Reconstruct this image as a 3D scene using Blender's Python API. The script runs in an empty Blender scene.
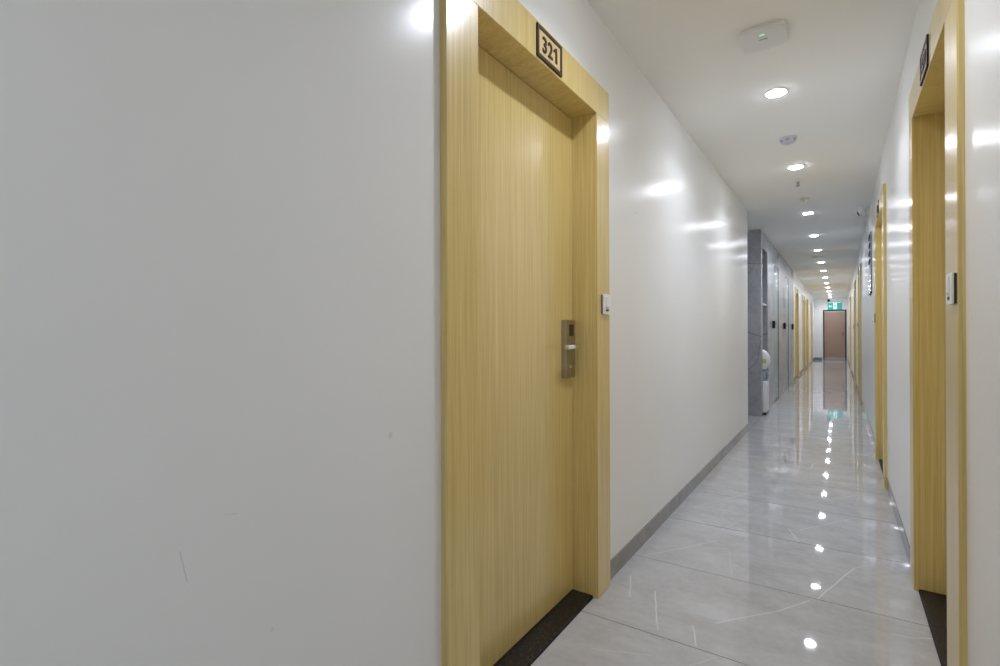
import bpy, bmesh, math, random
from mathutils import Vector, Matrix
random.seed(7)
scene = bpy.context.scene
C = scene.collection

# ------------------------------------------------------------------ camera, world, exposure
F_PX, YAW, PITCH, ROLL, CAM_Z = 508.0879, .5893, .0007, -.0034, 1.15
fw = Vector((-math.sin(YAW) * math.cos(PITCH), math.cos(YAW) * math.cos(PITCH), math.sin(PITCH)))
rt = Vector((math.cos(YAW), math.sin(YAW), 0)); up = rt.cross(fw)
r2 = rt * math.cos(ROLL) + up * math.sin(ROLL)
u2 = -rt * math.sin(ROLL) + up * math.cos(ROLL)
cam = bpy.data.objects.new('camera', bpy.data.cameras.new('camera'))
C.objects.link(cam)
cam.matrix_world = Matrix(((r2.x, u2.x, -fw.x, 0), (r2.y, u2.y, -fw.y, 0), (r2.z, u2.z, -fw.z, CAM_Z), (0, 0, 0, 1)))
cam.data.sensor_width = 36; cam.data.lens = F_PX * 36 / 1000
cam.data.clip_start = .02; cam.data.clip_end = 100
scene.camera = cam

world = bpy.data.worlds.new('world'); scene.world = world; world.use_nodes = True
world.node_tree.nodes['Background'].inputs[0].default_value = (.5, .5, .5, 1)
world.node_tree.nodes['Background'].inputs[1].default_value = .05

LAMP_GLOW = 125.0                  # radiance of a diffuser
LAMP_WATTS = 5.9
LAMP_SPREAD = 136.0
LAMP_COLOR = (.83, .875, 1)
vs = scene.view_settings
vs.view_transform = 'Standard'; vs.look = 'None'; vs.gamma = 1; vs.use_curve_mapping = False
vs.exposure = -0.08
scene.cycles.max_bounces = 14
scene.cycles.diffuse_bounces = 8
scene.cycles.glossy_bounces = 6
scene.cycles.transmission_bounces = 6
scene.cycles.use_denoising = True
scene.cycles.caustics_reflective = True
scene.cycles.blur_glossy = .5

# ------------------------------------------------------------------ dimensions (metres)
XL, XR = -.8942, .2874            # the two wall planes
H = 2.5714                        # ceiling
Y0, YE = -4.6, 25.0               # ends of the corridor
YA, YB = 6.55, 7.80           # side corridor on the left
XS = -3.9                         # its end
OPEN_Z, TOP_Z = 2.1037, 2.2392    # door opening, top of the frame
REC = .0947                       # door leaf behind the wall plane

# ------------------------------------------------------------------ materials
def lin(r, g=None, b=None):
    if g is None: g = b = r
    f = lambda c: c / 12.92 if c <= .04045 else ((c + .055) / 1.055) ** 2.4
    return (f(r / 255), f(g / 255), f(b / 255), 1)

class NT:
    def __init__(s, name):
        s.m = bpy.data.materials.new(name); s.m.use_nodes = True
        s.t = s.m.node_tree; s.n = s.t.nodes; s.p = s.n['Principled BSDF']
    def node(s, kind, **kw):
        n = s.n.new(kind)
        for k, v in kw.items(): setattr(n, k, v)
        return n
    def link(s, a, b): s.t.links.new(a, b)
    def set(s, **kw):
        for k, v in kw.items():
            s.p.inputs[k.replace('_', ' ')].default_value = v
        return s
    def put(s, sock, v):
        if isinstance(v, (int, float)): sock.default_value = v
        else: s.link(v, sock)
    def math(s, op, a, b=None, c=None, clamp=False):
        n = s.node('ShaderNodeMath', operation=op, use_clamp=clamp)
        s.put(n.inputs[0], a)
        if b is not None: s.put(n.inputs[1], b)
        if c is not None: s.put(n.inputs[2], c)
        return n.outputs[0]
    def mix(s, fac, a, b):
        n = s.node('ShaderNodeMix', data_type='RGBA')
        s.put(n.inputs[0], fac)
        for sock, v in ((n.inputs[6], a), (n.inputs[7], b)):
            if isinstance(v, tuple): sock.default_value = v
            else: s.link(v, sock)
        return n.outputs[2]
    def noise(s, vec, scale, detail=3, rough=.5, dist=0.0):
        n = s.node('ShaderNodeTexNoise')
        n.inputs['Scale'].default_value = scale; n.inputs['Detail'].default_value = detail
        n.inputs['Roughness'].default_value = rough; n.inputs['Distortion'].default_value = dist
        s.link(vec, n.inputs['Vector']); return n.outputs['Fac']
    def mapping(s, vec, scale=(1, 1, 1), rot=(0, 0, 0), loc=(0, 0, 0)):
        n = s.node('ShaderNodeMapping'); s.link(vec, n.inputs[0])
        n.inputs[1].default_value = loc; n.inputs[2].default_value = rot; n.inputs[3].default_value = scale
        return n.outputs[0]
    def pos(s): return s.node('ShaderNodeNewGeometry').outputs['Position']
    def ramp(s, v, lo, hi, a=0.0, b=1.0):
        n = s.node('ShaderNodeMapRange'); s.put(n.inputs[0], v)
        for i, q in enumerate((lo, hi, a, b)): n.inputs[1 + i].default_value = q
        return n.outputs[0]
    def bump(s, h, strength, dist):
        n = s.node('ShaderNodeBump'); n.inputs['Strength'].default_value = strength
        n.inputs['Distance'].default_value = dist
        s.link(h, n.inputs['Height']); s.link(n.outputs[0], s.p.inputs['Normal'])
    def segment(s, u, v, a, b, w):
        """1 on the line a-b, falling to 0 at the half width w (in the u, v plane)"""
        dx, dy = b[0] - a[0], b[1] - a[1]; L2 = dx * dx + dy * dy
        pu = s.math('SUBTRACT', u, a[0]); pv = s.math('SUBTRACT', v, a[1])
        t = s.math('MULTIPLY_ADD', pv, dy / L2, s.math('MULTIPLY', pu, dx / L2))
        t = s.math('MAXIMUM', s.math('MINIMUM', t, 1.0), 0.0)
        eu = s.math('MULTIPLY_ADD', t, -dx, pu); ev = s.math('MULTIPLY_ADD', t, -dy, pv)
        d = s.math('SQRT', s.math('MULTIPLY_ADD', eu, eu, s.math('MULTIPLY', ev, ev)))
        return s.ramp(d, 0, w, 1, 0)

def plain(name, col, rough=.5, metal=0.0, **kw):
    m = NT(name); m.set(Base_Color=col, Roughness=rough, Metallic=metal, **kw)
    return m.m

def emissive(name, col, strength, base=(.8, .8, .8, 1)):
    m = NT(name); m.set(Base_Color=base, Emission_Color=col, Emission_Strength=strength)
    return m.m

def wall_paint():
    m = NT('satin_wall_paint'); p = m.pos()
    n = m.noise(p, 1.3, 3)
    col = m.mix(m.ramp(n, .3, .7), lin(235, 235, 233), lin(238, 238, 236))
    sep = m.node('ShaderNodeSeparateXYZ'); m.link(p, sep.inputs[0])
    s1 = m.segment(sep.outputs[1], sep.outputs[2], SCRATCH[0], SCRATCH[1], .0012)
    s2 = m.segment(sep.outputs[1], sep.outputs[2], SCRATCH[2], SCRATCH[3], .0010)
    col = m.mix(m.math('MULTIPLY', m.math('MAXIMUM', s1, m.math('MULTIPLY', s2, .6)), .45), col, lin(150, 140, 120))
    spots = m.noise(p, 26, 1)
    col = m.mix(m.ramp(spots, .80, .83, 0, .2), col, lin(150, 145, 140))
    m.link(col, m.p.inputs['Base Color'])
    m.set(Roughness=.5, Coat_Weight=.62, Coat_Roughness=.22)
    m.p.inputs['Specular IOR Level'].default_value = 0
    m.bump(m.noise(p, 5, 2), .03, .02)
    return m.m

def ceiling_paint():
    m = NT('ceiling_paint'); n = m.noise(m.pos(), .9, 2)
    m.link(m.mix(n, lin(245, 244, 238), lin(247, 246, 241)), m.p.inputs['Base Color'])
    m.set(Roughness=.8); m.p.inputs['Specular IOR Level'].default_value = .1
    return m.m

def oak(name, light, dark, kx=1.0):
    m = NT(name); p = m.pos()
    a = m.noise(m.mapping(p, (300 * kx, 300, 3.0), loc=(300 * (kx - 1) * .8706, 0, 0)), 1, 4, .65)
    b = m.noise(m.mapping(p, (95 * kx, 95, 1.1), loc=(95 * (kx - 1) * .8706, 0, 0)), 1, 3, .6)
    c = m.noise(m.mapping(p, (9 * kx, 9, .25), loc=(9 * (kx - 1) * .8706, 0, 0)), 1, 2)
    g = m.math('MULTIPLY_ADD', a, .58, m.math('MULTIPLY_ADD', b, .34, m.math('MULTIPLY', c, .08)))
    m.link(m.mix(m.ramp(g, .36, .64), dark, light), m.p.inputs['Base Color'])
    m.link(m.ramp(a, .2, .8, .27, .36), m.p.inputs['Roughness'])
    m.set(Coat_Weight=.6, Coat_Roughness=.18)
    m.bump(a, .06, .0008)
    return m.m

def granite():
    m = NT('black_granite'); p = m.pos()
    a = m.noise(p, 95, 4, .7); b = m.noise(p, 30, 3, .6)
    col = m.mix(m.ramp(a, .52, .66), lin(22, 20, 20), lin(78, 68, 58))
    col = m.mix(m.ramp(b, .64, .74, 0, .4), col, lin(88, 66, 44))
    m.link(col, m.p.inputs['Base Color']); m.set(Roughness=.4); m.p.inputs['Specular IOR Level'].default_value = .3
    return m.m

VEINS = [((-.831, 2.347), (-.761, 2.154), .8), ((-.685, 2.262), (-.61, 2.026), 1), ((-.61, 2.026), (-.588, 1.978), .6),
         ((-.484, 2.078), (-.441, 1.95), .9), ((-.849, 2.595), (-.706, 2.786), .7), ((-.706, 2.786), (-.559, 3.016), .7),
         ((-.761, 1.722), (-.558, 1.806), .4), ((-.437, 1.821), (-.369, 1.916), .4),
         ((-.41, 2.147), (-.209, 2.39), .8), ((-.209, 2.39), (-.115, 2.546), .9),
         ((-.085, 2.577), (-.018, 2.795), 1), ((-.018, 2.795), (.058, 3.019), 1), ((.058, 3.019), (.137, 3.114), .6),
         ((.159, 2.434), (.222, 2.447), .8), ((.222, 2.447), (.293, 2.487), .8), ((.157, 2.493), (.268, 2.514), .4),
         ((-.255, 3.409), (-.196, 3.24), .9), ((-.239, 3.36), (-.189, 3.24), .7), ((-.196, 3.426), (.089, 3.85), .6),
         ((-.656, 2.864), (-.428, 3.71), .35), ((-.25, 3.909), (.101, 4.379), .5), ((-.484, 2.889), (-.428, 2.601), .35),
         ((-.8, 3.5), (-.5, 4.1), .5), ((-.7, 4.6), (-.2, 5.3), .45), ((-.1, 5.6), (.2, 6.4), .4)]

def floor_tile():
    m = NT('polished_grey_marble_tile'); p = m.pos()
    sep = m.node('ShaderNodeSeparateXYZ'); m.link(p, sep.inputs[0])
    warp = m.noise(p, 7, 2)
    u = m.math('MULTIPLY_ADD', m.math('SUBTRACT', warp, .5), .016, sep.outputs[0])
    v = m.math('MULTIPLY_ADD', m.math('SUBTRACT', m.noise(m.mapping(p, (1, 1, 1), (0, 0, 0), (5, 3, 0)), 7, 2), .5), .016, sep.outputs[1])
    n1 = m.noise(m.mapping(p, (4.0, 7.0, 3), (0, 0, .35)), 1, 5, .62, .4)
    n2 = m.noise(p, 28, 4, .65)
    g = m.math('MULTIPLY_ADD', n2, .35, m.math('MULTIPLY', n1, .65))
    col = m.mix(m.ramp(g, .33, .67), lin(172, 172, 173), lin(194, 194, 195))
    # long pale veins, sparse, all along the corridor
    w = m.noise(m.mapping(p, (.9, .62, 1), (0, 0, .5), (2.3, 7, 0)), 1, 2, .4, .3)
    ridge = m.ramp(m.math('ABSOLUTE', m.math('SUBTRACT', w, .5)), 0, .0035, 1, 0)
    gate = m.ramp(m.noise(m.mapping(p, (1, 1, 1), (0, 0, 0), (11, 4, 0)), 2.2, 1), .52, .6)
    far = m.ramp(sep.outputs[1], 4.2, 4.8)
    tot = m.math('MULTIPLY', m.math('MULTIPLY', ridge, gate), m.math('MULTIPLY', far, .6))
    for a, b, k in VEINS:
        tot = m.math('MAXIMUM', tot, m.math('MULTIPLY', m.segment(u, v, a, b, .0042), k))
    col = m.mix(m.math('MULTIPLY', tot, .95), col, lin(222, 221, 219))
    m.link(col, m.p.inputs['Base Color'])
    m.link(m.ramp(n2, .3, .7, .02, .04), m.p.inputs['Roughness'])
    m.p.inputs['IOR'].default_value = 1.55
    m.bump(m.noise(p, 3.5, 1), .03, .006)
    return m.m

def grey_marble(name, base, dark, light, rough, scale=1.0):
    m = NT(name); p = m.pos()
    n1 = m.noise(p, 2.6 * scale, 5, .65, .5); n2 = m.noise(p, 22 * scale, 4, .6)
    g = m.math('MULTIPLY_ADD', n2, .3, m.math('MULTIPLY', n1, .7))
    col = m.mix(m.ramp(g, .35, .65), base, light)
    w = m.noise(m.mapping(p, (.55 * scale,) * 3, (.7, .4, .3)), 1, 1, .3, .1)
    ridge = m.ramp(m.math('ABSOLUTE', m.math('SUBTRACT', w, .5)), 0, .004, 1, 0)
    w2 = m.noise(m.mapping(p, (.8 * scale,) * 3, (-.9, .2, 1.3), (9, 3, 4)), 1, 1, .3, .1)
    ridge2 = m.ramp(m.math('ABSOLUTE', m.math('SUBTRACT', w2, .47)), 0, .004, 1, 0)
    col = m.mix(m.math('MULTIPLY', m.math('MAXIMUM', ridge, ridge2), .7), col, dark)
    m.link(col, m.p.inputs['Base Color']); m.set(Roughness=rough)
    return m.m

SCRATCH = [(.398, .796), (.408, .744), (.470, .834), (.492, .831)]
M = dict(
    wall=wall_paint(), ceil=ceiling_paint(),
    oak=oak('oak_veneer', lin(231, 209, 142), lin(200, 172, 98)),
    oak_head=oak('oak_veneer_head', lin(231, 209, 142), lin(200, 172, 98), .15),
    granite=granite(), tile=floor_tile(), grout=plain('dark_grout', lin(46, 45, 44), .8),
    skirting=grey_marble('grey_skirting_tile', lin(128, 126, 124), lin(104, 102, 100), lin(150, 148, 145), .09, 3),
    marble=grey_marble('grey_wall_marble', lin(148, 149, 153), lin(92, 93, 96), lin(180, 181, 185), .26),
    white=plain('white_plastic', lin(232, 232, 230), .3), ivory=plain('ivory_plastic', lin(214, 210, 190), .4),
    lilac=plain('pale_grey_plastic', lin(212, 211, 220), .4), lilac_dark=plain('mid_grey_plastic', lin(168, 166, 178), .5),
    black=plain('black_plastic', lin(18, 18, 19), .3), dark=plain('dark_grey_plastic', lin(42, 42, 44), .45),
    grey=plain('grey_plastic', lin(120, 122, 126), .4), bluegrey=plain('blue_grey_plastic', lin(158, 172, 196), .35),
    steel=plain('brushed_steel', lin(176, 170, 160), .28, 1.0), chrome=plain('chrome', lin(225, 224, 220), .12, 1.0),
    brown=plain('dark_brown_paint', lin(58, 38, 26), .4),
    plate=oak('pale_veneer_plate', lin(226, 204, 152), lin(206, 180, 122)),
    glass=plain('frosted_teal_glass', lin(138, 174, 182), .2, 0.0),
    darkmetal=plain('dark_anodised_metal', lin(46, 44, 44), .35, .6),
    shutter=plain('brown_painted_metal', lin(162, 136, 119), .42, .0),
    shutter_edge=plain('pale_metal_strip', lin(176, 168, 160), .35, .3),
    lens=emissive('led_diffuser', (*LAMP_COLOR, 1), LAMP_GLOW),
    led=emissive('green_led', (.25, 1, .6, 1), 1.2, lin(60, 160, 110)),
    sign_green=emissive('lit_green_acrylic', lin(20, 165, 150), .55, lin(20, 150, 135)),
    sign_white=emissive('lit_white_acrylic', lin(235, 240, 240), .7, lin(230, 235, 235)),
    acrylic=plain('pale_blue_acrylic', lin(176, 190, 202), .08),
    matte=plain('matte_black_acrylic', lin(12, 12, 14), .8, 0.0),
    label=plain('yellow_green_sticker', lin(186, 200, 70), .5),
)
M['glass'].node_tree.nodes['Principled BSDF'].inputs['Transmission Weight'].default_value = .25

# ------------------------------------------------------------------ mesh helpers
def box_bm(lo, hi, bevel=0.0, seg=1):
    bm = bmesh.new()
    lo, hi = Vector([min(a, b) for a, b in zip(lo, hi)]), Vector([max(a, b) for a, b in zip(lo, hi)])
    bmesh.ops.create_cube(bm, size=1)
    d = hi - lo
    for v in bm.verts: v.co = Vector([lo[i] + (v.co[i] + .5) * d[i] for i in range(3)])
    if bevel: bmesh.ops.bevel(bm, geom=list(bm.edges), offset=bevel, segments=seg, profile=.5, affect='EDGES')
    return bm

def join(*bms):
    out = bmesh.new()
    for b in bms:
        me = bpy.data.meshes.new('tmp'); b.to_mesh(me); out.from_mesh(me); bpy.data.meshes.remove(me); b.free()
    return out

def lathe_bm(profile, n=32, cap=True):
    """profile of (r, z) from one end to the other, about the z axis"""
    bm = bmesh.new(); rings = []
    for r, z in profile:
        rings.append([bm.verts.new((r * math.cos(2 * math.pi * k / n), r * math.sin(2 * math.pi * k / n), z)) for k in range(n)])
    for a, b in zip(rings, rings[1:]):
        for k in range(n): bm.faces.new((a[k], a[(k + 1) % n], b[(k + 1) % n], b[k]))
    if cap:
        bm.faces.new(list(reversed(rings[0]))); bm.faces.new(rings[-1])
    bmesh.ops.recalc_face_normals(bm, faces=bm.faces)
    return bm

def prism_bm(pts, to3, depth, bevel=0.0, seg=2):
    """extrude the 2-D outline pts through depth; to3(a, b, c) gives the point"""
    bm = bmesh.new()
    lo = [bm.verts.new(to3(a, b, 0)) for a, b in pts]; hi = [bm.verts.new(to3(a, b, depth)) for a, b in pts]
    n = len(pts); bm.faces.new(lo); bm.faces.new(list(reversed(hi)))
    for k in range(n): bm.faces.new((lo[k], hi[k], hi[(k + 1) % n], lo[(k + 1) % n]))
    bmesh.ops.recalc_face_normals(bm, faces=bm.faces)
    if bevel: bmesh.ops.bevel(bm, geom=list(bm.edges), offset=bevel, segments=seg, profile=.5, affect='EDGES', clamp_overlap=True)
    return bm

def obj(name, bm, mat, parent=None, loc=None, rot=None, smooth=False):
    me = bpy.data.meshes.new(name); bm.to_mesh(me); bm.free()
    if smooth:
        for p in me.polygons: p.use_smooth = True
        me.set_sharp_from_angle(angle=math.radians(38))
    me.materials.append(M[mat])
    o = bpy.data.objects.new(name, me); C.objects.link(o)
    if parent: o.parent = parent
    if loc: o.location = loc
    if rot: o.rotation_euler = rot
    return o

def empty(name, loc, rz=0.0):
    o = bpy.data.objects.new(name, None); C.objects.link(o)
    o.location = loc; o.rotation_euler = (0, 0, rz); o.empty_display_size = .1
    return o

def tag(o, label, cat, group=None, kind=None):
    o['label'] = label; o['category'] = cat
    if group: o['group'] = group
    if kind: o['kind'] = kind
    return o

def struct(name, bm, mat, label, cat):
    return tag(obj(name, bm, mat), label, cat, kind='structure')

def copy_tree(o, parent=None):
    c = o.copy(); C.objects.link(c)
    if parent: c.parent = parent
    for ch in list(o.children): copy_tree(ch, c)
    return c

def glyph_bm(ch, size, depth, bold=0.0):
    cu = bpy.data.curves.new('glyph', 'FONT'); cu.body = ch; cu.size = size; cu.extrude = depth / 2; cu.offset = bold
    cu.align_x = 'CENTER'; cu.resolution_u = 4
    o = bpy.data.objects.new('glyph', cu); C.objects.link(o)
    dg = bpy.context.evaluated_depsgraph_get(); dg.update()
    me = bpy.data.meshes.new_from_object(o.evaluated_get(dg))
    bm = bmesh.new(); bm.from_mesh(me)
    bpy.data.objects.remove(o); bpy.data.curves.remove(cu); bpy.data.meshes.remove(me)
    return bm

# ------------------------------------------------------------------ doors (where they stand)
# (side, outer near, inner near, inner far, outer far, proud, number)
L1 = ('L', 1.0497, 1.194, 2.0612, 2.2001, .0236)
R1 = ('R', 1.865, 2.057, 2.905, 3.025, .0170)
R2 = ('R', 4.665, 4.81, 5.68, 5.82, .0190)
far_left = [14.10, 17.05, 18.95, 22.15]
far_right = [9.85, 13.0, 18.3]
W, JW = .867, .142
def std(side, y): return (side, y, y + JW, y + JW + W, y + 2 * JW + W, .02)
DOORS_L = [std('L', y) for y in far_left]
DOORS_R = [std('R', y) for y in far_right]

# ------------------------------------------------------------------ structure: floor and its tiles
floor = struct('floor', join(box_bm((XL - .25, Y0, -.12), (XR + .25, YE, -.009)), box_bm((XS, YA, -.12), (XL - .25, YB, -.009))),
               'grout', 'corridor floor of polished grey veined marble tiles', 'floor')
PITCH_T, GAP = .6418, .0042
tile_me = None
def tile(cx, cy, sx, sy, proto={}):
    key = (round(sx, 4), round(sy, 4))
    if key not in proto:
        bm = box_bm((-sx / 2, -sy / 2, -.0095), (sx / 2, sy / 2, 0), .0007)
        me = bpy.data.meshes.new('tile'); bm.to_mesh(me); bm.free(); me.materials.append(M['tile']); proto[key] = me
    o = bpy.data.objects.new('tile', proto[key]); C.objects.link(o); o.parent = floor
    o.location = (cx, cy, 0)
    o.rotation_euler = (random.uniform(-1, 1) * .0012, random.uniform(-1, 1) * .0008, 0)
y = 1.9353 - PITCH_T * 11
while y < YE - .02:
    b = min(y + PITCH_T, YE); a = max(y, Y0)
    if b - a > .05: tile((XL + XR) / 2, (a + b) / 2, XR - XL - .001, b - a - GAP)
    y += PITCH_T
for k in range(3):
    for j in range(2):
        s = (XL - XS) / 3; d = (YB - YA) / 2
        tile(XL - (k + .5) * s, YA + (j + .5) * d, s - GAP, d - GAP)
# tiles reaching into the door recesses (under the thresholds the slab shows nothing)

# ------------------------------------------------------------------ ceiling
struct('ceiling', join(box_bm((XL - .4, Y0, H), (XR + .25, YE, H + .1)), box_bm((XS, YA, H), (XL - .4, YB, H + .1))),
       'ceil', 'smooth white painted corridor ceiling', 'ceiling')

# ------------------------------------------------------------------ walls
def wall_bm(side, y0, y1, holes, thick):
    """a wall with floor-standing holes (ya, yd, top)"""
    X0 = XL if side == 'L' else XR
    X1 = X0 - thick if side == 'L' else X0 + thick
    bms, y = [], y0
    for a, d, t in sorted(holes):
        bms.append(box_bm((X0, y, 0), (X1, a, H))); bms.append(box_bm((X0, a, t), (X1, d, H))); y = d
    bms.append(box_bm((X0, y, 0), (X1, y1, H)))
    return join(*bms)
hole = lambda d: (d[1], d[4], TOP_Z)
struct('wall_left', wall_bm('L', Y0, YA, [hole(L1)], .2), 'wall', 'glossy off-white painted wall beside room door 321', 'wall')
struct('wall_right', wall_bm('R', Y0, YE, [hole(d) for d in (R1, R2, *DOORS_R)], .2), 'wall', 'glossy off-white painted wall along the door opposite room 321', 'wall')
MARB_END = 13.75
NICHE = (7.93, 8.53, 2.335)
GL1, GL2 = (9.43, 10.2, 2.32), (11.54, 12.33, 2.32)
mw = wall_bm('L', YB, MARB_END, [NICHE, GL1, GL2], .40)
mw = join(mw, box_bm((XL - .36, NICHE[0], 0), (XL - .40, NICHE[1], NICHE[2])), box_bm((XS, YB, 0), (XL - .40, YB + .2, H)))
struct('wall_left_marble', mw, 'marble', 'grey veined marble wall with niche beyond the side corridor', 'wall')
struct('wall_left_far', wall_bm('L', MARB_END, YE, [hole(d) for d in DOORS_L], .2), 'wall', 'off-white wall with oak doors beyond the grey marble', 'wall')
struct('wall_side', box_bm((XS, YA - .2, 0), (XL - .2, YA, H)), 'wall', 'off-white wall of the side corridor opposite the grey marble', 'wall')
struct('wall_side_end', box_bm((XS - .1, YA - .2, 0), (XS, YB + .2, H)), 'wall', 'off-white wall closing the side corridor', 'wall')
struct('wall_end', box_bm((XL - .4, YE, 0), (XR + .25, YE + .15, H)), 'wall', 'white end wall around the brown door', 'wall')
struct('wall_back', box_bm((XL - .4, Y0 - .15, 0), (XR + .25, Y0, H)), 'wall', 'off-white wall added behind the camera to close the corridor', 'wall')  # invented, unseen; placed to help brighten the near left wall

# skirting: grey tiles, one piece after another
BH, BT = .088, .005
def skirting(name, side, runs, label):
    root = tag(empty(name, (XL if side == 'L' else XR, runs[0][0], 0)), label, 'baseboard', kind='structure')
    ox, oy, _ = root.location
    for a, b in runs:
        y = a
        while y < b - .01:
            # joints follow the floor joints
            k = math.floor((y - 1.9353 + 1e-4) / PITCH_T) + 1
            e = min(b, 1.9353 + k * PITCH_T)
            sx = BT if side == 'L' else -BT
            obj('baseboard_tile', box_bm((-.001 if side == 'L' else .001, y - oy + .0008, .0005), (sx, e - oy - .0008, BH), .0008), 'skirting', root)
            y = e
    return root
def gaps(y0, y1, holes):
    out, y = [], y0
    for a, d in sorted(holes):
        if a > y: out.append((y, a))
        y = d
    out.append((y, y1)); return out
skirting('baseboard_left', 'L', gaps(Y0, YA, [(L1[1], L1[4])]), 'grey stone skirting along the wall of room 321')
skirting('baseboard_right', 'R', gaps(Y0, YE, [(d[1], d[4]) for d in (R1, R2, *DOORS_R)]), 'grey stone skirting along the wall opposite room 321')
skirting('baseboard_left_far', 'L', gaps(MARB_END, YE, [(d[1], d[4]) for d in DOORS_L]), 'grey stone skirting between the far oak doors past the marble')
eb = tag(empty('baseboard_end', (0, YE, 0)), 'grey stone skirting at the foot of the end wall', 'baseboard', kind='structure')
obj('baseboard_tile', box_bm((XL + BT, .001, .0005), (-.61, -.012, .1), .001), 'skirting', eb)

# ------------------------------------------------------------------ room doors
def number_plate(root, yc, zc, x, digits):
    w, h, t, b = .188, .113, .006, .013
    pl = obj('number_plate', box_bm((x, yc - w / 2, zc - h / 2), (x + t * .6, yc + w / 2, zc + h / 2)), 'plate', root)
    y0, y1, z0, z1 = yc - w / 2, yc + w / 2, zc - h / 2, zc + h / 2
    obj('border', join(box_bm((x, y0, z0), (x + t, y1, z0 + b)), box_bm((x, y0, z1 - b), (x + t, y1, z1)),
                       box_bm((x, y0, z0 + b), (x + t, y0 + b, z1 - b)), box_bm((x, y1 - b, z0 + b), (x + t, y1, z1 - b))), 'brown', pl)
    for k, ch in enumerate(digits):
        if ch == '1':
            g = prism_bm([(.002, 0), (.014, 0), (.014, .0555), (.004, .0555), (-.012, .044), (-.012, .034), (.002, .042)], lambda a, b, c: (a - .002, b, c - .0015), .003)
        else:
            g = glyph_bm(ch, .078, .003, .0012)
        for v in g.verts:
            a, c, d = v.co
            v.co = (x + t * .6 + .0005 + d + .0015, yc + (k - 1) * .041 + a * .95, zc - .0275 + c)
        obj('digit', g, 'brown', pl)
    return pl

def lock(root, y, z, x, s=1):
    """case on the leaf at x; s = +1 when the lever points to -y"""
    case = obj('lock_case', box_bm((x, y - .044, z - .125), (x + .022, y + .044, z + .125), .003, 2), 'steel', root)
    obj('card_reader', box_bm((x + .0205, y - .012, z + .055), (x + .0232, y + .03, z + .105), .001), 'black', case)
    hb = lathe_bm([(.011, 0), (.011, .042)], 16)
    bmesh.ops.rotate(hb, verts=hb.verts, cent=(0, 0, 0), matrix=Matrix.Rotation(math.pi / 2, 3, 'Y'))
    bmesh.ops.translate(hb, verts=hb.verts, vec=(x + .018, y + .002 * s, z + .01))
    lever = box_bm((x + .047, y + .016 * s, z), (x + .066, y - .112 * s, z + .02), .005, 2)
    obj('lever_handle', join(hb, lever), 'chrome', case, smooth=True)
    kc = lathe_bm([(.009, 0), (.009, .003)], 16)
    bmesh.ops.rotate(kc, verts=kc.verts, cent=(0, 0, 0), matrix=Matrix.Rotation(math.pi / 2, 3, 'Y'))
    bmesh.ops.translate(kc, verts=kc.verts, vec=(x + .021, y, z - .075))
    obj('key_cover', kc, 'chrome', case)

DOOR_N = [0]
def room_door(d, label, digits='', plate=True, lock_far=True):
    side, ya, yb, yc, yd, proud = d
    DOOR_N[0] += 1
    ym = (yb + yc) / 2
    root = empty('door_%d' % DOOR_N[0], (XL if side == 'L' else XR, ym, 0), 0 if side == 'L' else math.pi)
    tag(root, label, 'door', kind='structure')
    f = 1 if side == 'L' else -1
    a, b, c, e = sorted(f * (q - ym) for q in (ya, yb, yc, yd))
    X0, X1 = -REC - .045, proud
    obj('jamb', box_bm((X0, a, 0), (X1, b, OPEN_Z), .0012), 'oak', root)
    obj('jamb', box_bm((X0, c, 0), (X1, e, OPEN_Z), .0012), 'oak', root)
    obj('frame_head', box_bm((X0, a, OPEN_Z), (X1, e, TOP_Z), .0012), 'oak_head', root)
    obj('door_leaf', box_bm((-REC - .04, b + .002, .014), (-REC, c - .002, OPEN_Z - .002), .001), 'oak', root)
    obj('threshold', box_bm((-REC - .045, b, -.004), (-.002, c, .010), .002), 'granite', root)
    if plate: number_plate(root, 0, 2.170, proud, digits)
    s = 1 if lock_far else -1
    lock(root, (c if lock_far else b) - .066 * s, 1.082, -REC, s)
    return root

room_door(L1, 'oak veneer room door numbered 321 with steel card lock and deep frame', '321')
room_door(R1, 'recessed oak room door directly opposite room 321, black granite threshold', '320')
room_door(R2, 'second oak room door on the wall opposite room 321, beside the acrylic sign', '318')
for d, t in zip(DOORS_L, ('oak room door right after the grey marble wall', 'oak room door, second one past the grey marble wall',
                          'oak room door, third one past the grey marble wall', 'last oak room door before the end wall, on the marble side')):
    room_door(d, t)
for d, t in zip(DOORS_R, ('oak room door just past the acrylic wall sign', 'oak room door, second one past the acrylic wall sign',
                          'last oak room door before the end wall, on the acrylic sign side')):
    room_door(d, t)

# glass doors in the marble
def glass_door(h, label):
    DOOR_N[0] += 1
    a, d, t = h; w = (d - a) / 2
    root = tag(empty('door_%d' % DOOR_N[0], (XL, (a + d) / 2, 0)), label, 'door', kind='structure')
    x = -.006
    obj('glass_panel', box_bm((x - .012, -w + .03, .012), (x, w - .03, t - .05), .001), 'glass', root)
    obj('door_frame', join(box_bm((x - .03, -w, 0), (x + .004, -w + .03, t)), box_bm((x - .03, w - .03, 0), (x + .004, w, t)),
                           box_bm((x - .03, -w + .03, t - .05), (x + .004, w - .03, t)), box_bm((x - .03, -w + .03, 0), (x + .004, w - .03, .012))), 'darkmetal', root)
    obj('lining', join(box_bm((-.36, -w, 0), (-.39, w, t))), 'white', root)
glass_door(GL1, 'frosted teal glass door in the marble wall, next to the niche')
glass_door(GL2, 'frosted teal glass door in the marble wall, next to the oak doors')

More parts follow.
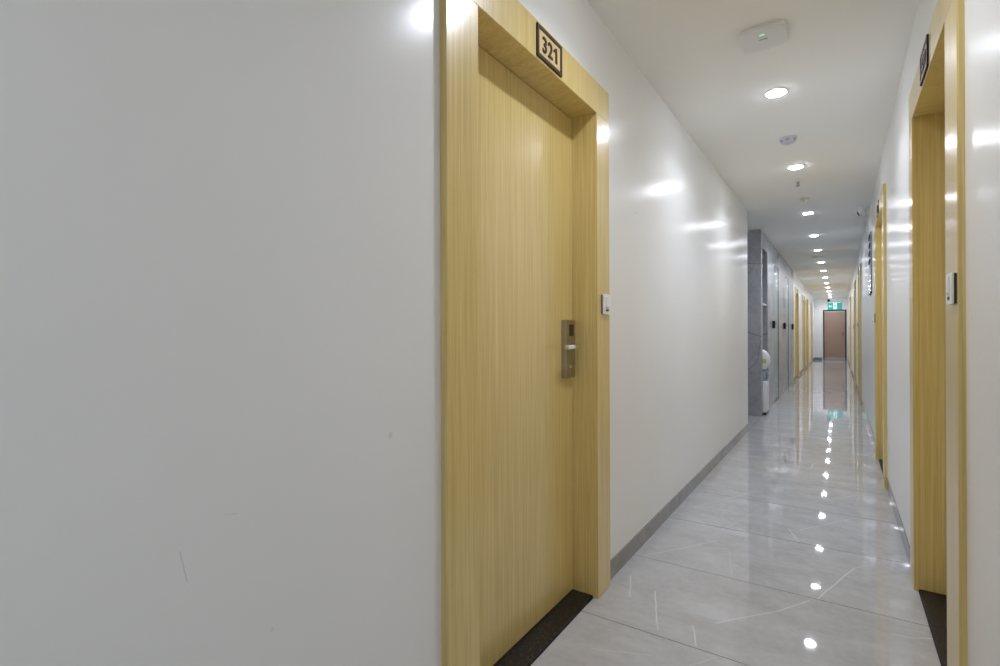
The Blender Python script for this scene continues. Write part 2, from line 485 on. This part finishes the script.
# end door
DOOR_N[0] += 1
ed = tag(empty('door_%d' % DOOR_N[0], (-.17, YE, 0)), 'brown slatted metal door in a dark frame in the end wall', 'door', kind='structure')
hw, ht, fr = .397, 2.07, .035
obj('door_frame', join(box_bm((-hw, -.03, 0), (-hw + fr, .02, ht)), box_bm((hw - fr, -.03, 0), (hw, .02, ht)), box_bm((-hw + fr, -.03, ht - fr), (hw - fr, .02, ht))), 'darkmetal', ed)
obj('door_panel', box_bm((-hw + fr, -.004, .02), (hw - fr, .01, ht - fr)), 'shutter', ed)
obj('bottom_rail', box_bm((-hw + fr, -.02, .0), (hw - fr, .0, .11), .003), 'shutter_edge', ed)
obj('top_rail', box_bm((-hw + fr, -.02, ht - fr - .07), (hw - fr, .0, ht - fr), .003), 'shutter_edge', ed)
n = 16; z0, z1 = .115, ht - fr - .075
sl_me = None
for k in range(n):
    hgt = (z1 - z0) / n
    if sl_me is None:
        o = obj('slat', box_bm((-hw + fr + .004, -.014, .002), (hw - fr - .004, -.002, hgt - .004), .002), 'shutter', ed, (0, 0, z0)); sl_me = o.data
    else:
        o = bpy.data.objects.new('slat', sl_me); C.objects.link(o); o.parent = ed; o.location = (0, 0, z0 + k * hgt)
obj('handle', box_bm((hw - fr - .09, -.05, 1.0), (hw - fr - .07, -.012, 1.16), .004), 'darkmetal', ed)

# ------------------------------------------------------------------ ceiling lights
LAMPS = [-3.2, -0.95, 1.70, 3.416, 5.04, 7.08, 8.77, 10.35, 12.2, 13.9, 15.65, 17.42, 19.2, 20.95, 22.7, 24.4]  # the two behind the camera are added to brighten the near left wall
def lamp():
    r = empty('ceiling_light', (0, 0, H))
    obj('trim_ring', lathe_bm([(.0515, -.001), (.052, -.004), (.06, -.004), (.064, 0)], 40, cap=False), 'white', r, smooth=True)
    bm = lathe_bm([(.0515, -.001), (.051, -.0055), (.044, -.0085), (.025, -.0098), (.008, -.0102)], 40)
    obj('diffuser', bm, 'lens', r, smooth=True)
    ld = bpy.data.lights.new('beam', 'AREA'); ld.shape = 'DISK'; ld.size = .098
    ld.energy = LAMP_WATTS; ld.spread = math.radians(LAMP_SPREAD); ld.color = LAMP_COLOR
    lo = bpy.data.objects.new('beam', ld); C.objects.link(lo); lo.parent = r; lo.location = (0, 0, -.0112)
    tag(r, 'round lit LED downlight in the row along the corridor ceiling', 'ceiling light', 'ceiling downlights')
    return r
LAMP_LABEL = {3.416: 'round lit LED downlight between the access point and the smoke detector', 5.04: 'round lit LED downlight between the smoke detector and the fire sprinkler',
              7.08: 'round lit LED downlight level with the turret security camera', 10.35: 'round lit LED downlight just before the access point by the glass doors',
              12.2: 'round lit LED downlight just past the access point by the glass doors', 24.4: 'last round LED downlight of the row, right before the exit sign',
              1.70: 'round lit LED downlight in front of room door 321', -0.95: 'added round LED downlight behind the camera, before that of room 321', -3.2: 'added round LED downlight behind the camera, by the closing wall'}
lp = lamp()
for k, y in enumerate(LAMPS):
    o = lp if k == 0 else copy_tree(lp)
    o.location = (-.308, y, H)
    o['label'] = LAMP_LABEL.get(y, 'round lit LED downlight in the row along the corridor ceiling past the side corridor')

# ------------------------------------------------------------------ things on the ceiling
def access_point(x, y, label):
    r = tag(empty('wireless_access_point', (x, y, H)), label, 'access point', 'wireless access points')
    n = 10
    def outline(s):
        pts = []
        hx, hy = .098, .083
        cs = [(-1, -1), (1, -1), (1, 1), (-1, 1)]
        for i in range(4):
            (x0, y0), (x1, y1) = cs[i], cs[(i + 1) % 4]
            nx, ny = (x0 + x1) / 2, (y0 + y1) / 2
            bul = .017 if ny else .004
            for k in range(n):
                t = .035 + .93 * k / (n - 1); b = bul * (1 - (2 * t - 1) ** 2)
                pts.append((s * ((x0 + (x1 - x0) * t) * hx + nx * b), s * ((y0 + (y1 - y0) * t) * hy + ny * b)))
        return pts
    bm = bmesh.new(); rings = []
    for s, z in ((.93, 0), (.93, -.008), (1, -.012), (1, -.024), (.97, -.028), (.6, -.0315), (.25, -.0325)):
        rings.append([bm.verts.new((a, b, z)) for a, b in outline(s)])
    for p, q in zip(rings, rings[1:]):
        m = len(p)
        for k in range(m): bm.faces.new((p[k], p[(k + 1) % m], q[(k + 1) % m], q[k]))
    bm.faces.new(rings[-1]); bm.faces.new(list(reversed(rings[0])))
    bmesh.ops.recalc_face_normals(bm, faces=bm.faces)
    body = obj('housing', bm, 'white', r, smooth=True)
    obj('status_light', box_bm((-.014, -.062, -.0325), (.010, -.055, -.0285), .001), 'led', r)
    obj('logo', join(box_bm((-.018, -.022, -.0334), (.002, -.018, -.031)), box_bm((.004, -.024, -.0334), (.018, -.017, -.031))), 'grey', r)
    return r
access_point(-.297, 2.715, 'white curved square wireless access point on ceiling before the first downlight')
access_point(-.334, 11.30, 'white wireless access point on ceiling level with the glass doors')

r = tag(empty('smoke_detector', (-.308, 4.26, H)), 'pale grey round smoke detector on ceiling between two downlights', 'smoke detector')
obj('base', lathe_bm([(.056, 0), (.056, -.012), (.05, -.016)], 36), 'lilac', r, smooth=True)
obj('cap', lathe_bm([(.048, -.016), (.045, -.03), (.036, -.04), (.015, -.043)], 36), 'lilac', r, smooth=True)
for k in range(6):
    a = k * math.pi / 3
    obj('vent', box_bm((-.012, .0425, -.029), (.012, .0475, -.019)), 'lilac_dark', r, rot=(0, 0, a))
obj('indicator', lathe_bm([(.004, -.0425), (.004, -.0445)], 10), 'dark', r)

r = tag(empty('fire_sprinkler', (-.321, 5.52, H)), 'small dark pendant fire sprinkler on ceiling', 'sprinkler')
obj('escutcheon', lathe_bm([(.03, 0), (.028, -.006), (.012, -.009)], 24), 'white', r, smooth=True)
obj('body', lathe_bm([(.011, -.009), (.011, -.024), (.006, -.028), (.004, -.046)], 14), 'steel', r, smooth=True)
obj('deflector', lathe_bm([(.017, -.046), (.017, -.049)], 16), 'grey', r)
obj('yoke', join(box_bm((-.012, -.002, -.046), (-.009, .002, -.022)), box_bm((.009, -.002, -.046), (.012, .002, -.022))), 'dark', r)

r = tag(empty('motion_sensor', (-.306, 6.29, H)), 'small ivory round motion sensor on ceiling before the side corridor', 'sensor')
obj('base', lathe_bm([(.042, 0), (.042, -.008), (.034, -.013)], 28), 'ivory', r, smooth=True)
obj('dome', lathe_bm([(.022, -.013), (.020, -.024), (.012, -.032), (.003, -.034)], 24), 'ivory', r, smooth=True)

r = tag(empty('security_camera', (.215, 7.10, H), math.radians(-95)), 'white turret security camera on ceiling above the second oak door', 'camera')
obj('mount', lathe_bm([(.05, 0), (.05, -.018), (.042, -.026)], 32), 'white', r, smooth=True)
bm = bmesh.new(); bmesh.ops.create_uvsphere(bm, u_segments=28, v_segments=18, radius=.044); bmesh.ops.translate(bm, verts=bm.verts, vec=(0, 0, -.055))
hd = obj('camera_head', bm, 'white', r, smooth=True)
fc = lathe_bm([(.03, .030), (.03, .036), (.022, .043), (.01, .045)], 24)
bmesh.ops.rotate(fc, verts=fc.verts, cent=(0, 0, 0), matrix=Matrix.Rotation(math.radians(112), 3, 'X')); bmesh.ops.translate(fc, verts=fc.verts, vec=(0, 0, -.055))
obj('lens', fc, 'black', hd, smooth=True)

r = tag(empty('wall_camera', (-.37, YE, 2.46)), 'small black camera on the end wall above the exit sign', 'camera')
obj('bracket', box_bm((-.012, -.04, .0), (.012, .0, .03), .003), 'black', r)
bm = bmesh.new(); bmesh.ops.create_uvsphere(bm, u_segments=20, v_segments=12, radius=.05); bmesh.ops.translate(bm, verts=bm.verts, vec=(0, -.06, 0))
obj('camera_head', bm, 'black', r, smooth=True)

# ------------------------------------------------------------------ exit sign over the end door
r = tag(empty('exit_sign', (-.17, YE, 2.072)), 'lit green and white running man exit sign above the brown end door', 'sign')
SW, SH = .225, .31
obj('housing', box_bm((-SW - .008, -.05, 0), (SW + .008, 0, SH + .016), .003), 'grey', r)
pn = obj('panel', box_bm((-SW, -.054, .008), (SW, -.049, SH + .008)), 'sign_green', r)
def flat(name, pts, mat, y=-.0555):
    return obj(name, prism_bm(pts, lambda a, b, c: (a, y + c, b), .0025), mat, pn)
flat('doorway', [(-.045, .03), (.075, .03), (.075, .27), (-.045, .27)], 'sign_white')
def limb(p, q, w):
    dx, dz = q[0] - p[0], q[1] - p[1]; L = math.hypot(dx, dz); nx, nz = -dz / L * w / 2, dx / L * w / 2
    return prism_bm([(p[0] + nx, p[1] + nz), (q[0] + nx, q[1] + nz), (q[0] - nx, q[1] - nz), (p[0] - nx, p[1] - nz)], lambda a, b, c: (a, -.058 + c, b), .0025)
head = prism_bm([(.005 + .02 * math.cos(k * math.pi / 6), .235 + .02 * math.sin(k * math.pi / 6)) for k in range(12)], lambda a, b, c: (a, -.058 + c, b), .0025)
obj('running_figure', join(head, limb((.01, .21), (.02, .13), .04), limb((.015, .2), (-.03, .17), .016), limb((.015, .2), (.05, .165), .016), limb((.02, .135), (-.005, .09), .02), limb((-.005, .09), (-.03, .05), .018), limb((.02, .135), (.045, .09), .02), limb((.045, .09), (.035, .04), .018)), 'sign_green', pn)
flat('arrow', [(-.2, .145), (-.16, .19), (-.16, .16), (-.1, .16), (-.1, .13), (-.16, .13), (-.16, .1)], 'sign_white')
flat('top_strip', [(-SW + .01, .285), (SW - .01, .285), (SW - .01, .305), (-SW + .01, .305)], 'sign_white')

# ------------------------------------------------------------------ switches on the door frames
def bell_switch(side, y, z, label, proud):
    r = tag(empty('bell_switch', ((XL + proud) if side == 'L' else (XR - proud), y, z), 0 if side == 'L' else math.pi), label, 'switch', 'door bell switches')
    obj('back_box', box_bm((0, -.04, -.042), (.006, .04, .042), .001), 'dark', r)
    pl = obj('face_plate', box_bm((.006, -.0425, -.045), (.012, .0425, .045), .002, 2), 'white', r)
    obj('rocker', box_bm((.011, -.02, -.014), (.0155, .02, .036), .002, 2), 'white', pl)
    obj('indicator', box_bm((.0115, -.016, -.031), (.0132, .014, -.022)), 'dark', pl)
    return r
bell_switch('L', 2.145, 1.277, 'white bell switch on the oak frame of room 321', L1[5])
bell_switch('R', 1.915, 1.272, 'white bell switch with dark back box on the frame opposite room 321', R1[5])
bell_switch('R', 5.75, 1.275, 'white bell switch on the second oak frame opposite, by the acrylic sign', R2[5])
for (d, t) in zip(DOORS_R, ('first', 'second', 'last')):
    bell_switch('R', d[4] - .06, 1.28, 'small white bell switch on frame of the %s oak door past the acrylic sign' % t, d[5])

# ------------------------------------------------------------------ access readers on the marble piers
for y, t in ((9.20, 'beside the niche'), (11.12, 'between the two glass doors'), (13.12, 'next to the first far oak door')):
    r = tag(empty('access_reader', (XL, y, 1.275)), 'black access reader on the marble wall ' + t, 'access reader', 'access readers')
    bd = obj('body', box_bm((0, -.042, -.06), (.04, .042, .06), .006, 2), 'black', r)
    obj('screen', box_bm((.0395, -.03, -.005), (.041, .03, .045)), 'dark', r)
    obj('status_light', box_bm((.0395, -.006, -.03), (.041, .006, -.024)), 'grey', r)

# ------------------------------------------------------------------ acrylic sign on the right wall
r = tag(empty('wall_sign', (XR, 6.9, 1.905), math.pi), 'pale blue acrylic sign with four black marks on the wall', 'sign')
obj('panel', box_bm((.006, -.2, -.325), (.012, .2, .325), .0015), 'acrylic', r)
for k in range(4):
    obj('black_mark', box_bm((.012, -.13, .262 - k * .088), (.018, .13, .300 - k * .088)), 'matte', r)
obj('bottom_channel', box_bm((0, -.2, -.34), (.016, .2, -.322), .001), 'darkmetal', r)
for a in (-.18, .18):
    for b in (-.3, .31): obj('standoff', box_bm((0, a - .008, b - .008), (.014, a + .008, b + .008), .002), 'steel', r)

# ------------------------------------------------------------------ niche: shelf, cup holder, water dispenser
sh = tag(obj('shelf', box_bm((XL - .36, NICHE[0] + .001, 1.545), (XL - .012, NICHE[1] - .001, 1.57), .001), 'white'), 'white shelf board inside the marble niche', 'shelf')
r = tag(empty('cup_dispenser', (XL - .16, NICHE[1] - .08, .98)), 'tall grey paper cup holder inside the niche above the water dispenser', 'cup holder')
obj('tube', lathe_bm([(.036, .0), (.04, .02), (.04, .40), (.034, .41)], 20), 'lilac', r, smooth=True)
obj('clip', box_bm((-.012, .03, .05), (.012, .0795, .34), .002), 'grey', r)

DX, DY0, DY1 = XL + .042, 7.935, 8.235
r = tag(empty('water_dispenser', (DX, (DY0 + DY1) / 2, 0)), 'white standing water dispenser with rounded head in the marble niche', 'water dispenser')
w = (DY1 - DY0) / 2
to3 = lambda a, b, c: (a, -w + c, b)
obj('base', box_bm((-.32, -w + .01, 0), (.002, w - .01, .035), .006, 2), 'black', r)
obj('lower_body', prism_bm([(-.33, .03), (.004, .03), (.008, .47), (-.33, .47)], to3, 2 * w, .018, 3), 'white', r, smooth=True)
obj('tap_panel', prism_bm([(-.33, .47), (-.03, .47), (-.04, .63), (-.33, .63)], to3, 2 * w, .01, 2), 'bluegrey', r, smooth=True)
dt = obj('drip_tray', box_bm((-.035, -w + .03, .475), (.012, w - .03, .495), .004), 'bluegrey', r)
obj('grille', box_bm((-.028, -w + .04, .494), (.006, w - .04, .497)), 'dark', dt)
hd = obj('head', prism_bm([(-.33, .625), (-.005, .625), (.018, .68), (.027, .74), (.02, .81), (-.012, .87), (-.07, .91), (-.16, .925), (-.33, .925)], to3, 2 * w, .02, 3), 'white', r, smooth=True)
obj('trim_band', box_bm((-.33, -w - .001, .618), (-.004, w + .001, .632), .002), 'grey', r)
for q in (-.07, .07):
    t = obj('tap', box_bm((-.03, q - .012, .585), (-.005, q + .012, .63), .004), 'white', r)
    obj('tap_lever', box_bm((-.005, q - .01, .60), (.006, q + .01, .63), .003), 'bluegrey' if q < 0 else 'grey', t)
obj('sticker', box_bm((-.05, -w - .0012, .72), (.0, -w, .78)), 'label', hd)
